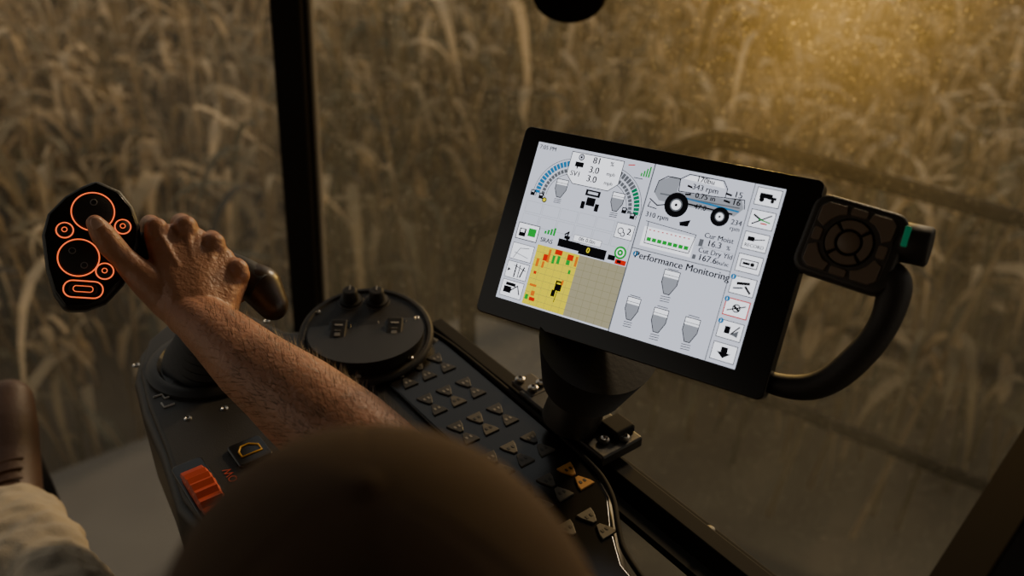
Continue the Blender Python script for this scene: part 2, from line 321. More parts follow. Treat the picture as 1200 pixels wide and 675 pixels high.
# ------------------------------------------------------------------ armrest console
CM=Matrix.Rotation(math.atan2(.6,.8),4,'Z')
con=empty('armrest_console',CM)
body=[(.15,.30),(.139,.66),(.128,.742),(.140,.832),(.148,.920),(.161,.995),(.183,1.049),(.216,1.085),(.262,1.100),(.305,1.085),(.344,1.047),(.363,.985),(.40,.965),(.455,.955),(.500,.905),(.517,.849),(.512,.60),(.508,.52),(.492,.475),(.470,.445),(.445,.41),(.430,.34),(.42,.26),(.28,.24)]
prism('console_body',body,.745,.855,M['plastic'],con,bev=.012)
prism('underframe',[(.18,.30),(.18,.95),(.26,1.03),(.33,.98),(.46,.85),(.46,.50),(.40,.30)],.60,.75,M['plastic2'],con,bev=.01)
prism('pedestal',rrect(.31,.58,.20,.34,.04),-.40,.62,M['plastic2'],con,bev=.01)
prism('left_deck',[(.146,.62),(.136,.742),(.148,.832),(.157,.920),(.171,.995),(.20,1.055),(.24,1.085),(.285,1.08),(.33,1.04),(.345,.98),(.33,.90),(.30,.80),(.30,.62)],.853,.866,M['plastic2'],con,bev=.006)
prism('key_deck',[(.405,.30),(.405,.79),(.43,.80),(.511,.84),(.505,.53),(.488,.485),(.462,.452),(.437,.41),(.42,.30)],.853,.860,M['gloss'],con,bev=.003)
tube('edge_trim',[(.506,.862,.861),(.514,.84,.861),(.513,.7,.861),(.508,.53,.861),(.492,.482,.861),(.466,.448,.861),(.441,.41,.861),(.424,.30,.861)],.0030,M['matte'],con)
def tri(cx,cy,s,fl,m,z=.8605):
    p=[(-.5,-.45),(.5,-.45),(.42,-.1),(.12,.5),(-.12,.5),(-.42,-.1)]
    prism('key',[(cx+a*s,cy+(b if not fl else -b)*s) for a,b in p],z-.001,z+.0014,m,con,bev=.0006)
keym=mat('key_cap',(.016,.014,.013),.5);keyl=mat('key_cap_pale',(.065,.058,.047),.55);keyo=mat('key_cap_orange',(.42,.19,.025),.5)  # second cap colour is simply a paler grey
for i,fv in enumerate([.80,.777,.735,.712,.67,.647,.605,.582,.540,.517,.475,.452]):
    for j,rv in enumerate((.425,.452,.480)):
        if rv>.47 and fv<.50: continue
        if j==0 and fv<.47: continue
        k=keyl if (j==1 and fv<.72) or fv<.6 else keym
        if i in(8,9) and j==2:k=keyo
        tri(rv,fv,.019,i%2==0,k)
        for dd in(-.0028,.0028):
            prism('key_mark',rrect(rv+dd,fv,.0026,.0042,.0006,2),.8614,.8623,M['dim_ink'] if k is keym else M['plastic'],con,bev=0)
vs=[];fs=[];n=72
for i in range(n):
    a=2*math.pi*i/n;rr=.070+(.0018 if i%2<1 else -.0012)
    for k,xx in enumerate((-.0135,-.011,.011,.0135)):
        r2=rr-(.004 if k in(0,3) else 0);vs.append((xx,r2*math.cos(a),r2*math.sin(a)))
for i in range(n):
    for k in range(3):fs.append((i*4+k,((i+1)%n)*4+k,((i+1)%n)*4+k+1,i*4+k+1))
fs.append(tuple(i*4 for i in range(n)));fs.append(tuple(i*4+3 for i in range(n))[::-1])
me=bpy.data.meshes.new('thumb_wheel');me.from_pydata(vs,[],fs);link('thumb_wheel',me,M['orange'],con,Matrix.Translation((.157,.735,.808)))
prism('wheel_slot',rrect(.157,.735,.034,.108,.006),.864,.868,M['gloss'],con,bev=.002)
text('wheel_label','SLOW',.188,.735,.8668,.013,M['orange'],con,rot=math.radians(90))
prism('rocker_switch',rrect(.218,.762,.038,.040,.005),.865,.871,M['gloss'],con,bev=.002)
prism('rocker_switch_b',rrect(.218,.712,.038,.040,.005),.865,.871,M['gloss'],con,bev=.002)
tube('rocker_icon',[(.207,.755,.8716),(.229,.755,.8716),(.229,.765,.8716),(.221,.772,.8716),(.212,.772,.8716),(.207,.765,.8716)],.0010,M['yellow_ink'],con,smooth=False,cyc=True)
tube('deck_icon',[(.166,.925,.8668),(.176,.925,.8668),(.176,.915,.8668),(.186,.915,.8668)],.0011,M['white_ink'],con,smooth=False)
tube('deck_icon_b',[(.170,.908,.8668),(.170,.898,.8668),(.182,.898,.8668)],.0011,M['white_ink'],con,smooth=False)
for c in((.170,1.005),(.185,.862),(.342,1.005),(.225,.855),(.300,.640)):
    lathe('screw',[(.0045,0),(.0045,.0012),(.0028,.0020),(.0014,.0008),(.0004,.0006)],M['metal'],con,Matrix.Translation((*c,.8655)),16)
lathe('stick_base_ring',[(.080,0),(.080,.006),(.074,.010),(.066,.010),(.062,.004),(.05,.004)],M['plastic'],con,Matrix.Translation((.250,.955,.864)),56)
box('rail',(.535,.55,.838),(.022,.68,.030),M['matte'],con,bev=.003)
box('rail_lower',(.575,.43,.80),(.020,.50,.022),M['matte'],con,bev=.003)
box('rail_web',(.555,.45,.79),(.05,.5,.01),M['matte'],con)
for fv in (.30,.33,.42):lathe('rail_bolt',[(.006,0),(.006,.003),(.004,.004)],M['plastic2'],con,Matrix.Translation((.575,fv,.811)),16)
box('grey_duct',(.485,.30,.62),(.10,.30,.10),M['grey'],con,bev=.02)
tube('cable',[(.48,.46,.74),(.475,.40,.70),(.465,.34,.72),(.455,.26,.70),(.45,.2,.66)],.006,M['matte'],con)
Po=V((-.187,.957,.880));nP=V((.04,-.21,.98)).normalized();xP=(V((1,0,0))-nP*nP.x).normalized();yP=nP.cross(xP)
pod=empty('switch_pod',CM.inverted()@frame(Po,xP,yP,nP));pod.parent=con
lathe('pod_drum',[(.078,-.055),(.080,-.012),(.086,-.006),(.086,.0),(.083,.003),(.079,.003),(.077,.0005),(.01,.0005)],M['plastic2'],pod,None,64)
for c in((-.028,.060),(.007,.061)):
    lathe('knob',[(.0145,0),(.0145,.003),(.0105,.004),(.0095,.018),(.0075,.020),(.0005,.020)],M['rubber'],pod,Matrix.Translation((*c,.0005)),24)
    box('knob_mark',(c[0],c[1]+.004,.0208),(.0012,.008,.0006),M['white_ink'],pod,bev=0)
    ring('knob_scale',(*c,.0008),.0165,.0004,M['dim_ink'],pod)
for c in((-.035,-.004),(.036,.003)):
    prism('switch_bezel',rrect(*c,.028,.044,.004),0,.003,M['gloss'],pod,bev=.001)
    box('switch_rocker',(c[0],c[1],.005),(.020,.036,.008),M['rubber'],pod,rot=Matrix.Rotation(.15,4,'X'),bev=.002)
    box('switch_mark',(c[0],c[1]+.008,.0104),(.010,.0014,.0006),M['white_ink'],pod,bev=0)
    box('switch_mark_b',(c[0],c[1]-.007,.0084),(.007,.006,.0006),M['dim_ink'],pod,bev=0)
    box('switch_mark_c',(c[0],c[1]-.001,.0094),(.008,.0012,.0006),M['dim_ink'],pod,bev=0)
prism('blank_plate',rrect(0,.004,.028,.038,.003),0,.0022,M['plastic'],pod,bev=.0008)
prism('label_plate',rrect(.011,-.050,.048,.020,.003),0,.0020,M['plastic'],pod,bev=.0006)
for c in((-.068,.036),(.062,.030),(-.060,-.030),(.060,-.042),(0,-.076)):
    lathe('screw',[(.0035,0),(.0035,.001),(.0022,.0016),(.0010,.0006),(.0003,.0004)],M['metal'],pod,Matrix.Translation((*c,.0008)),14)
lathe('pod_neck',[(.070,0),(.074,.05)],M['plastic'],con,Matrix.Translation((.4246,.878,.835)),48)
box('armrest_pad',(.262,.34,.892),(.13,.30,.06),M['seat'],con,bev=.02)
# monitor mount
mm=empty('monitor_mount')
prof=[]
for i in range(9):
    z=i*.0085;prof+=[(.040+.014*(i/8),z),(.047+.016*(i/8),z+.004)]
lathe('mount_bellows',prof,M['rubber'],mm,orient((.078,.788,.925),(.092,.760,1.005)),40)
cyl('mount_arm',(.066,.792,.868),(.080,.788,.935),.034,M['plastic'],mm,r1=.030)
e2=empty('mount_foot',CM);e2.parent=mm
box('foot_plate',(.545,.600,.862),(.060,.150,.014),M['plastic'],e2,bev=.003)
box('foot_tab',(.535,.675,.866),(.030,.040,.008),M['pad'],e2,bev=.002)
for c in((.528,.688,.871),(.544,.668,.871),(.530,.665,.871),(.535,.545,.870),(.555,.535,.870)):
    lathe('bolt',[(.006,0),(.006,.003),(.004,.0042),(.002,.002),(.0004,.002)],M['metal'],e2,Matrix.Translation(c),16)
box('foot_clamp',(.560,.552,.873),(.03,.03,.012),M['matte'],e2,bev=.004)

# ------------------------------------------------------------------ joystick
joy=empty('control_joystick')
J=V((-.427,.803,1.091));nJ=V((.370,-.697,.614)).normalized();xJ=(V((.929,.278,-.245)));xJ=(xJ-nJ*xJ.dot(nJ)).normalized();yJ=nJ.cross(xJ)
jh=empty('joystick_head',frame(J,xJ,yJ,nJ));jh.parent=joy
out=[(-.001,.067),(.022,.058),(.036,.042),(.044,.022),(.0455,.004),(.042,-.015),(.033,-.040),(.018,-.061),(.000,-.070),(-.019,-.072),(-.030,-.057),(-.039,-.032),(-.046,.003),(-.043,.026),(-.029,.046),(-.015,.058)]
out=out[::-1]
prism('head_plate',out,-.024,-.002,M['plastic'],jh,bev=.006)
prism('head_face',[(x*.93,y*.93) for x,y in out],-.003,.0005,M['gloss'],jh,bev=.001)
def jb(c,r,rr=.00065):
    ring('button_light',(*c,.0012),r,rr,M['ring'],jh)
    lathe('button',[(r*.92,0),(r*.90,.002),(r*.6,.0034),(r*.05,.0040)],M['plastic2'],jh,Matrix.Translation((*c,.0004)),32)
jb((-.001,.031),.0200);jb((-.025,.009),.0078);jb((.028,.018),.0075);jb((-.010,-.018),.0190);jb((.015,-.030),.0082)
def oval(c,w,h,z=.0012,rr=.00065):
    tube('button_light',[(x,y,z) for x,y in rrect(c[0],c[1],w,h,h*.48,6)],rr,M['ring'],jh,smooth=False,cyc=True)
oval((-.003,-.050),.036,.017)
prism('button_oval',rrect(-.003,-.050,.026,.010,.004),0,.003,M['plastic2'],jh,bev=.001)
oval((-.003,-.050),.018,.006,.0032,.0004)
for c in((-.001,.040),(-.025,.009),(.028,.018),(-.016,-.012),(-.004,-.026),(.015,-.030)):
    small=c[0]<-.02 or c[0]>.01
    if small:
        ring('icon',(*c,.0044),.0024,.0004,M['ring'],jh,seg=16)
    else:ring('icon',(*c,.0042),.0030,.0005,M['dim_ink'],jh,seg=16)
tube('grip',[(-.425,.822,1.070),(-.400,.838,1.062),(-.357,.852,1.048),(-.315,.850,1.036),(-.285,.838,1.028),(-.266,.824,1.022)],.020,M['plastic2'],joy,radii=[1.2,1.05,.95,.95,1.05,.95])
blob('grip_lobe',[[(-.295,.842,1.030,.019),(-.272,.832,1.022,.023),(-.258,.820,1.005,.017)]],M['grip'],joy,voxel=.003)
tube('neck',[(-.350,.860,.92),(-.348,.862,.97),(-.350,.858,1.02),(-.355,.852,1.045)],.018,M['plastic'],joy)
prof=[(.060,0)]
for i in range(8):
    t=i/8;prof+=[(.056-.032*t,.004+i*.0115),(.050-.032*t,.0095+i*.0115)]
lathe('bellows',prof,M['rubber'],joy,orient((-.373,.912,.868),(-.352,.872,.970)),44)

# ------------------------------------------------------------------ operator
per=empty('machine_operator')
W0=V((-.316,.765,1.026));I0=V((-.3712,.832,1.091));M0=V((-.3456,.8455,1.0864));R0=V((-.316,.838,1.071));Q0=V((-.288,.818,1.051))
Dh=(M0-W0).normalized();nh=V((.30,-.433,.85));nh.normalize()
chains=[]
def ch(*p):chains.append([(*a,r) for a,r in p])
Sh=V((.02,.36,1.02));El=V((-.082,.556,.978))
wv=V((.75,.3,-.35)).normalized()
ch((W0-nh*.003,.0250),(V((-.282,.733,1.018)),.0290),(V((-.245,.700,1.007)),.0365),(V((-.195,.660,.995)),.0440),(V((-.150,.622,.985)),.0475),(El,.0440),(V((-.05,.48,.985)),.047),(Sh,.055))
ch((W0+wv*.010-nh*.002,.0215),(V((-.282,.733,1.018))+wv*.010,.0265),(V((-.245,.700,1.007))+wv*.008,.033),(V((-.195,.660,.995))+wv*.004,.040))
ch((W0-wv*.011-nh*.003,.0215),(V((-.282,.733,1.018))-wv*.010,.0265),(V((-.245,.700,1.007))-wv*.008,.033),(V((-.195,.660,.995))-wv*.004,.040))
MC=[I0,M0,R0,Q0]
def mcp_at(t):
    t=max(0,min(2.999,t));i=int(t);return MC[i].lerp(MC[i+1],t-i)
for k in range(10):
    t=k/9*3;m=mcp_at(t);off=wv*(-.013+.026*k/9);edge=abs(t-1.5)/1.5
    ch((W0+off-nh*(.003+.003*edge),.0220-.001*edge),(W0.lerp(m,.20)+off*.8-nh*(.0035+.003*edge),.0218-.0015*edge),(W0.lerp(m,.42)+off*.5-nh*(.0050+.002*edge),.0200-.0015*edge),(W0.lerp(m,.72)+off*.2-nh*(.0075+.002*edge),.0172-.001*edge),(m-nh*.0105-Dh*.003,.0142-.001*edge))
ch((W0+wv*.012-nh*.016,.017),(W0.lerp(Q0,.6)+wv*.002-nh*.018,.018))
for mcp,l,r,sp in((I0,(.040,.026,.021),.0102,-.08),(M0,(.043,.029,.022),.0106,-.02),(R0,(.040,.027,.022),.0100,.05),(Q0,(.032,.021,.019),.0090,.12)):
    side=wv*sp
    d1=(Dh*.62-nh*.78+side).normalized();d2=(-Dh*.25-nh*.95).normalized();d3=(-Dh*.9-nh*.35).normalized()
    a=mcp;b=a+d1*l[0];c=b+d2*l[1];d=c+d3*l[2]
    ch((a-nh*.0025-Dh*.006,r*1.22),(a-nh*.0005,r*1.20),(a.lerp(b,.5),r*1.03),(b,r*1.12),(b.lerp(c,.5),r*.97),(c,r*.98),(d,r*.82))
T0=V((-.350,.782,1.034));T1=V((-.386,.7935,1.0640));T2=V((-.4030,.7940,1.0905));T3=V((-.4155,.7975,1.1140))
ch((W0-wv*.012-nh*.008,.019),(T0,.0215),(T0.lerp(T1,.55),.0185),(T1,.0146),(T1.lerp(T2,.5),.0122),(T2,.0130),(T2.lerp(T3,.55),.0120),(T3,.0088))
for t in(.15,.35,.55,.75):
    a=T0.lerp(T1,t);b=W0.lerp(I0,.35+.55*t)-nh*.010;ch((a,.0150-.004*t),(a.lerp(b,.5)-nh*.002,.0130-.005*t),(b,.0140-.003*t))
for mcp in MC[:3]:
    ch((W0.lerp(mcp,.5)+nh*.0100,.0030),(W0.lerp(mcp,.8)+nh*.0040,.0050),(mcp-Dh*.006+nh*.0015,.0068))
ch((W0+wv*.016+nh*.006-Dh*.010,.011),(W0+wv*.014+nh*.003-Dh*.035,.011))
blob('arm_and_hand',chains,M['skin'],per,voxel=.0016,step=.16,smooth=9)
nT=(V((.37,-.697,.9))).normalized();dT=(T3-T2).normalized();nT=(nT-dT*nT.dot(dT)).normalized();sT=dT.cross(nT)
bm=bmesh.new();bmesh.ops.create_uvsphere(bm,u_segments=20,v_segments=12,radius=1)
for v in bm.verts:v.co=V((v.co.x*.0064,v.co.y*.0085,v.co.z*.0028))
frombm(bm,'thumb_nail',M['nail'],per,frame(T3-dT*.002+nT*.0076,sT,dT,nT),smooth=True)
rnd=random.Random(5);hv=[];hf_=[]
ax=[(V((-.300,.748,1.022)),.0285),(V((-.245,.700,1.007)),.0385),(V((-.195,.660,.995)),.0452),(V((-.150,.622,.985)),.0478),(V((-.10,.575,.980)),.045)]
for i in range(1400):
    t=rnd.random()*3.999;k=int(t);a,ra=ax[k];b,rb=ax[k+1];u=t-k;c=a.lerp(b,u);r=ra*(1-u)+rb*u
    d=(a-b).normalized();an=rnd.uniform(-1.5,1.5);s=d.cross(nh).normalized();n_=(nh*math.cos(an)+s*math.sin(an));n_=(n_-d*n_.dot(d)).normalized()
    p=c+n_*(r-.001);dr=(d*.8+s*rnd.uniform(-.7,.7)+n_*.25).normalized();L=rnd.uniform(.007,.013);sd=dr.cross(n_).normalized()*.00022
    q=p+dr*L+n_*.002;n0=len(hv);hv+=[p-sd,p+sd,q];hf_.append((n0,n0+1,n0+2))
me=bpy.data.meshes.new('forearm_hair');me.from_pydata([tuple(v) for v in hv],[],hf_);link('forearm_hair',me,M['armhair'],per)
# head
Fc=V((-.6,.8,0));Rc=V((.8,.6,0));Hc=V((-.053,.243,1.18))
hf=(Fc+V((0,0,-.10))).normalized();hu=Rc.cross(hf).normalized()
HM=frame(Hc,Rc,hf,hu)
def hl(x,y,z):return HM@V((x,y,z))
hch=[]
def hc(*p):hch.append([(*hl(*a),r) for a,r in p])
hc(((0,-.012,.008),.080),((0,.018,.010),.076));hc(((0,.030,-.030),.062),((0,.055,-.070),.040));hc(((0,.070,-.092),.024),((0,.072,-.094),.022))
hc(((-.035,.05,-.06),.030),((.035,.05,-.06),.030));hc(((-.03,.072,.005),.022),((.03,.072,.005),.022))
hc(((0,.098,.0),.008),((0,.112,-.030),.011));hc(((-.010,.102,-.035),.008),((.010,.102,-.035),.008))
hc(((-.018,.092,-.060),.008),((.018,.092,-.060),.008));hc(((0,-.02,-.06),.055),((0,-.03,-.15),.058))
for s in(-1,1):hc(((s*.080,-.005,.002),.012),((s*.086,-.010,-.008),.014),((s*.080,.0,-.030),.010))
blob('head_skin',hch,M['skin'],per,voxel=.004,smooth=4)
ew=mat('eye_white',(.7,.68,.65),.2)
for s in(-1,1):
    bm=bmesh.new();bmesh.ops.create_uvsphere(bm,u_segments=16,v_segments=10,radius=.011)
    frombm(bm,'eye',ew,per,Matrix.Translation(hl(s*.031,.090,-.012)),smooth=True)
    bm=bmesh.new();bmesh.ops.create_uvsphere(bm,u_segments=12,v_segments=8,radius=.0055)
    frombm(bm,'iris',M['hair'],per,Matrix.Translation(hl(s*.031,.0975,-.012)),smooth=True)
    blob('eyebrow',[[(*hl(s*.018,.095,.004),.004),(*hl(s*.045,.084,.004),.003)]],M['hair'],per,voxel=.002)
blob('hair',[[(*hl(0,-.022,-.012),.0815),(*hl(0,-.022,-.008),.081)],[(*hl(0,-.045,-.045),.052),(*hl(0,-.040,-.03),.055)]],M['hair'],per,voxel=.004)
vs=[];fs=[];nu,nv=144,30
for j in range(nv+1):
    th=math.pi/2*1.06*j/nv
    for i in range(nu):
        a=2*math.pi*i/nu;rx,ry,rz=.0905,.101,.0935
        sm=(a/(math.pi/3))%1;seam=min(sm,1-sm)
        k=1-.015*math.exp(-(seam/.035)**2)*math.sin(th)+.010*math.sin(3*a+1)*math.sin(th)*math.cos(2*th)
        vs.append((rx*k*math.sin(th)*math.cos(a),ry*k*math.sin(th)*math.sin(a),rz*k*math.cos(th)+.004))
for j in range(nv):
    for i in range(nu):fs.append((j*nu+i,(j+1)*nu+i,(j+1)*nu+(i+1)%nu,j*nu+(i+1)%nu))
CMt=HM@Matrix.Rotation(.10,4,'X')
me=bpy.data.meshes.new('cap_crown');me.from_pydata(vs,[],fs);o=link('cap_crown',me,M['cap'],per,CMt,smooth=True)
sd=o.modifiers.new('s','SOLIDIFY');sd.thickness=.002
lathe('cap_button',[(.007,0),(.006,.003),(.001,.005)],M['cap'],per,CMt@Matrix.Translation((0,0,.096)),16)
vs=[];fs=[]
for j in range(9):
    t=j/8
    for i in range(21):
        u=-1+2*i/20;x=u*.078*(1-.12*t*t);yb=.098*math.sqrt(max(0,1-(u*.82)**2));y=yb+t*.070*math.sqrt(max(0.02,1-u**4*.9));vs.append((x,y,-.002-.018*(u*u)-.012*t))
for j in range(8):
    for i in range(20):fs.append((j*21+i,j*21+i+1,(j+1)*21+i+1,(j+1)*21+i))
me=bpy.data.meshes.new('cap_brim');me.from_pydata(vs,[],fs);o=link('cap_brim',me,M['cap'],per,HM,smooth=True);o.modifiers.new('s','SOLIDIFY').thickness=.004
Ls=(-.215,.10,1.0)
blob('shirt',[[(*Ls,.062),(-.10,.20,1.0,.085),(Sh.x-.02,Sh.y-.02,Sh.z-.01,.062)],[(-.16,.15,.92,.115),(-.155,.16,.75,.120),(-.15,.17,.58,.125)],[(-.05,.24,.92,.105),(-.06,.24,.75,.110),(-.08,.24,.58,.120)],
 [(-.07,.225,1.0,.075),(-.062,.232,1.07,.060)],[(Sh.x,Sh.y,Sh.z,.064),(-.018,.425,1.00,.060)],[(*Ls,.062),(-.32,.15,.80,.055)]],M['shirt'],per,voxel=.008,smooth=6)
blob('left_arm',[[(-.32,.15,.80,.045),(-.35,.17,.72,.044),(-.45,.36,.66,.032),(-.49,.42,.66,.026)],[(-.49,.42,.655,.03),(-.53,.50,.645,.028)]]+[[(-.53+a,.50+b,.645,.012),(-.555+a,.55+b,.635,.010),(-.56+a,.575+b,.60,.009)] for a,b in((-.03,-.01),(-.01,0),(.010,.010),(.030,.015))]+[[(-.49,.44,.66,.015),(-.47,.50,.65,.011),(-.475,.53,.64,.009)]],M['skin'],per,voxel=.004)
Kn=(-.46,.62,.615);Al=(-.92,.80,.18);An=(-.732,.945,.556)
pz=blob('trousers',[[(-.04,.24,.50,.105),(-.20,.14,.50,.105)],[(-.07,.26,.50,.095),(-.30,.45,.56,.080),(*Kn,.070),(-.575,.765,.600,.070),(-.655,.86,.582,.068),(-.712,.925,.566,.064)],[(-.22,.13,.50,.095),(-.66,.50,.58,.068),(-.80,.66,.36,.066),(*Al,.056)]],M['pants'],per,voxel=.006,smooth=3)
tx=bpy.data.textures.new('folds','CLOUDS');tx.noise_scale=.045;dp=pz.modifiers.new('d','DISPLACE');dp.texture=tx;dp.strength=.026;dp.mid_level=.5
blob('boot_right',[[(-.712,.93,.562,.053),(*An,.052),(-.752,.985,.560,.048),(-.777,1.05,.585,.046),(-.795,1.10,.610,.044),(-.806,1.14,.632,.036)],[(-.730,.955,.530,.046),(-.757,1.0,.535,.042)]],M['boot'],per,voxel=.004)
blob('boot_left',[[(*Al,.050),(-.93,.82,.06,.05),(-.93,.82,-.34,.05)],[(-.93,.82,-.32,.05),(-.97,.88,-.345,.045),(-1.03,.96,-.355,.040)]],M['boot'],per,voxel=.004)
for i in range(4):
    t=.05+i*.15;c=V((-.735,.955,.610)).lerp(V((-.778,1.07,.636)),t)
    tube('lace_%d'%i,[c-Rc*.026-V((0,0,.010)),c+V((0,0,.0)),c+Rc*.026-V((0,0,.012))],.0020,M['boot'],per)
tube('boot_collar',[tuple(V(An)+(Rc*math.cos(a)+V((.2,.1,.95)).normalized()*math.sin(a))*.054+Fc*.006) for a in [i*math.pi/8 for i in range(16)]],.005,M['boot'],per,smooth=False,cyc=True)
blob('sole_right',[[(-.742,.985,.510,.032),(-.778,1.05,.545,.032),(-.816,1.145,.605,.026)]],M['sole'],per,voxel=.005)
seat=empty('suspension_seat',CM)
box('cushion',(.0,.22,.34),(.50,.50,.12),M['seat'],seat,bev=.04)
box('backrest',(.0,-.02,.68),(.48,.10,.62),M['seat'],seat,rot=Matrix.Rotation(.12,4,'X'),bev=.04)
box('seat_base',(0,.22,-.06),(.36,.36,.68),M['plastic2'],seat,bev=.02)
fr=empty('foot_rest')
box('tread',(-.79,1.05,.480),(.12,.20,.02),M['trim'],fr,rot=Matrix.Rotation(math.atan2(.6,.8),4,'Z')@Matrix.Rotation(.3,4,'X'),bev=.004)
cyl('post',(-.79,1.05,-.40),(-.79,1.05,.470),.02,M['trim'],fr)

# ------------------------------------------------------------------ cab shell
FZ=-.40
box('floor',(0,.43,FZ-.025),(2.7,2.43,.05),M['cabfloor'],bev=0)
box('ceiling',(0,.35,2.0),(2.9,2.5,.08),M['roof'],bev=0)
box('wall_back',(0,-.82,.79),(2.7,.06,2.4),M['roof'],bev=0)
def glass(name,dust,lo,hi,dc,tlc):
    m=bpy.data.materials.new(name);m.use_nodes=True;nt=m.node_tree;nt.nodes.clear();N=nt.nodes.new;Lk=nt.links.new
    o=N('ShaderNodeOutputMaterial');tr=N('ShaderNodeBsdfTransparent');df=N('ShaderNodeBsdfDiffuse');tl=N('ShaderNodeBsdfTranslucent');mx=N('ShaderNodeMixShader');ms=N('ShaderNodeMixShader')
    tr.inputs[0].default_value=(.95,.96,.94,1);df.inputs[0].default_value=(*dc,1);tl.inputs[0].default_value=(*tlc,1);ms.inputs[0].default_value=.7
    tc=N('ShaderNodeTexCoord');n1=N('ShaderNodeTexNoise');n1.inputs['Scale'].default_value=2.2;n1.inputs['Detail'].default_value=8;n1.inputs['Roughness'].default_value=.62
    n2=N('ShaderNodeTexNoise');n2.inputs['Scale'].default_value=230;n2.inputs['Detail'].default_value=3
    r1=N('ShaderNodeMapRange');r1.inputs[1].default_value=.3;r1.inputs[2].default_value=.7;r1.inputs[3].default_value=lo;r1.inputs[4].default_value=hi
    r2=N('ShaderNodeMapRange');r2.inputs[1].default_value=.62;r2.inputs[2].default_value=.74;r2.inputs[3].default_value=0;r2.inputs[4].default_value=dust
    ad=N('ShaderNodeMath');ad.operation='ADD';ad.use_clamp=True
    for n in(n1,n2):Lk(tc.outputs['Object'],n.inputs['Vector'])
    Lk(n1.outputs['Fac'],r1.inputs[0]);Lk(n2.outputs['Fac'],r2.inputs[0]);Lk(r1.outputs[0],ad.inputs[0]);Lk(r2.outputs[0],ad.inputs[1])
    Lk(df.outputs[0],ms.inputs[1]);Lk(tl.outputs[0],ms.inputs[2]);Lk(ad.outputs[0],mx.inputs[0]);Lk(tr.outputs[0],mx.inputs[1]);Lk(ms.outputs[0],mx.inputs[2]);Lk(mx.outputs[0],o.inputs[0])
    return m
def pane(name,vs,m):
    me=bpy.data.meshes.new(name);me.from_pydata(vs,[],[(0,1,2,3)]);return link(name,me,m)
GL=glass('dusty_glass_left',.20,.03,.12,(.44,.43,.38),(.48,.46,.40));GR=glass('dusty_glass_right',.60,.06,.18,(.38,.36,.28),(.46,.42,.30))
Y=1.645;PX0=-.496
pane('window_1',[(-1.35,Y,FZ),(PX0,Y,FZ),(-.352,Y,1.96),(-1.35,Y,1.96)],GL)
pane('window_2',[(PX0,Y,FZ),(1.35,Y,FZ),(1.35,Y,1.96),(-.352,Y,1.96)],GR)
pane('window_3',[(-1.35,-.8,FZ),(-1.35,Y,FZ),(-1.35,Y,1.96),(-1.35,-.8,1.96)],GL)
pane('window_4',[(1.35,-.8,FZ),(1.35,Y,FZ),(1.35,Y,1.96),(1.35,-.8,1.96)],GL)
pil=empty('cab_pillar')
def bar(name,a,b,w,d,m,par):
    a=V(a);b=V(b);z=(b-a).normalized();x=(V((1,0,0))-z*z.x).normalized();y=z.cross(x)
    bm=bmesh.new();bmesh.ops.create_cube(bm,size=1)
    for v in bm.verts:v.co=V((v.co.x*w,v.co.y*d,v.co.z*(b-a).length))
    return frombm(bm,name,m,par,frame((a+b)/2,x,y,z),bev=.006)
bar('post',(PX0,Y-.01,FZ),(-.352,Y-.01,1.96),.056,.06,M['trim'],pil)
bar('seal',(PX0+.036,Y-.004,FZ),(-.352+.036,Y-.004,1.96),.012,.03,M['seal'],pil)
bar('trim_1',(-1.35,Y,FZ),(-1.35,Y,1.96),.07,.07,M['trim'],None)
bar('trim_2',(1.35,Y,FZ),(1.35,Y,1.96),.07,.07,M['trim'],None)
bar('trim_3',(.575,.76,.38),(1.00,1.096,.94),.15,.12,M['trim'],None)
mir=empty('rear_view_mirror')
bm=bmesh.new();bmesh.ops.create_uvsphere(bm,u_segments=32,v_segments=16,radius=1)
for v in bm.verts:v.co=V((v.co.x*.065,v.co.y*.03,v.co.z*.05))
frombm(bm,'housing',M['rail'],mir,Matrix.Translation((.10,1.58,1.175)),smooth=True)
tube('stalk',[(.10,1.58,1.22),(.11,1.57,1.5),(.10,1.55,1.96)],.010,M['trim'],mir)

# ------------------------------------------------------------------ outside
hr=empty('platform_handrail')
Yr=2.0
tube('upper_rail',[(-.122,Yr,-1.2),(-.122,Yr,.10),(-.116,Yr,.42),(-.105,Yr,.50),(-.05,Yr,.527),(.25,Yr,.655),(.43,Yr,.740),(.49,Yr,.756),(.56,Yr,.742),(.80,Yr,.672),(1.277,Yr,.541),(1.9,Yr,.36)],.0225,M['rail'],hr)
tube('lower_rail',[(-.12,Yr,.30),(.25,Yr,.165),(.70,Yr,-.005),(1.0,Yr,-.145),(1.45,Yr,-.36),(2.0,Yr,-.6)],.021,M['rail'],hr)
tube('rail_post',[(1.9,Yr,.36),(1.95,Yr,-.2),(1.95,Yr,-1.2)],.0185,M['rail'],hr)
box('deck',(.9,1.98,-1.22),(2.4,.5,.06),M['rail'],hr)
hd=empty('combine_header',CM)
bm=bmesh.new();prof=[(2.35,-1.45),(2.35,-1.05),(2.5,-.92),(3.1,-.92),(3.42,-1.02),(3.5,-1.2),(3.5,-1.8),(2.6,-1.8)]
vl=[bm.verts.new((-4,a,b)) for a,b in prof];vr=[bm.verts.new((2.4,a,b)) for a,b in prof]
for i in range(len(prof)):
    j=(i+1)%len(prof);bm.faces.new((vl[i],vl[j],vr[j],vr[i]))
bm.faces.new(vl[::-1]);bm.faces.new(vr);bmesh.ops.recalc_face_normals(bm,faces=bm.faces)
frombm(bm,'trough',M['header'],hd,bev=.05)
box('divider_rib',(-.6,3.0,-.90),(.12,1.0,.08),M['header'],hd,bev=.03);box('feeder_house',(-.2,1.9,-1.3),(1.3,1.0,.5),M['header'],hd,bev=.05)
gm=mat('field_soil',(.12,.090,.055),.95,var=.5,vscale=1.2,bump=.6,bscale=14)
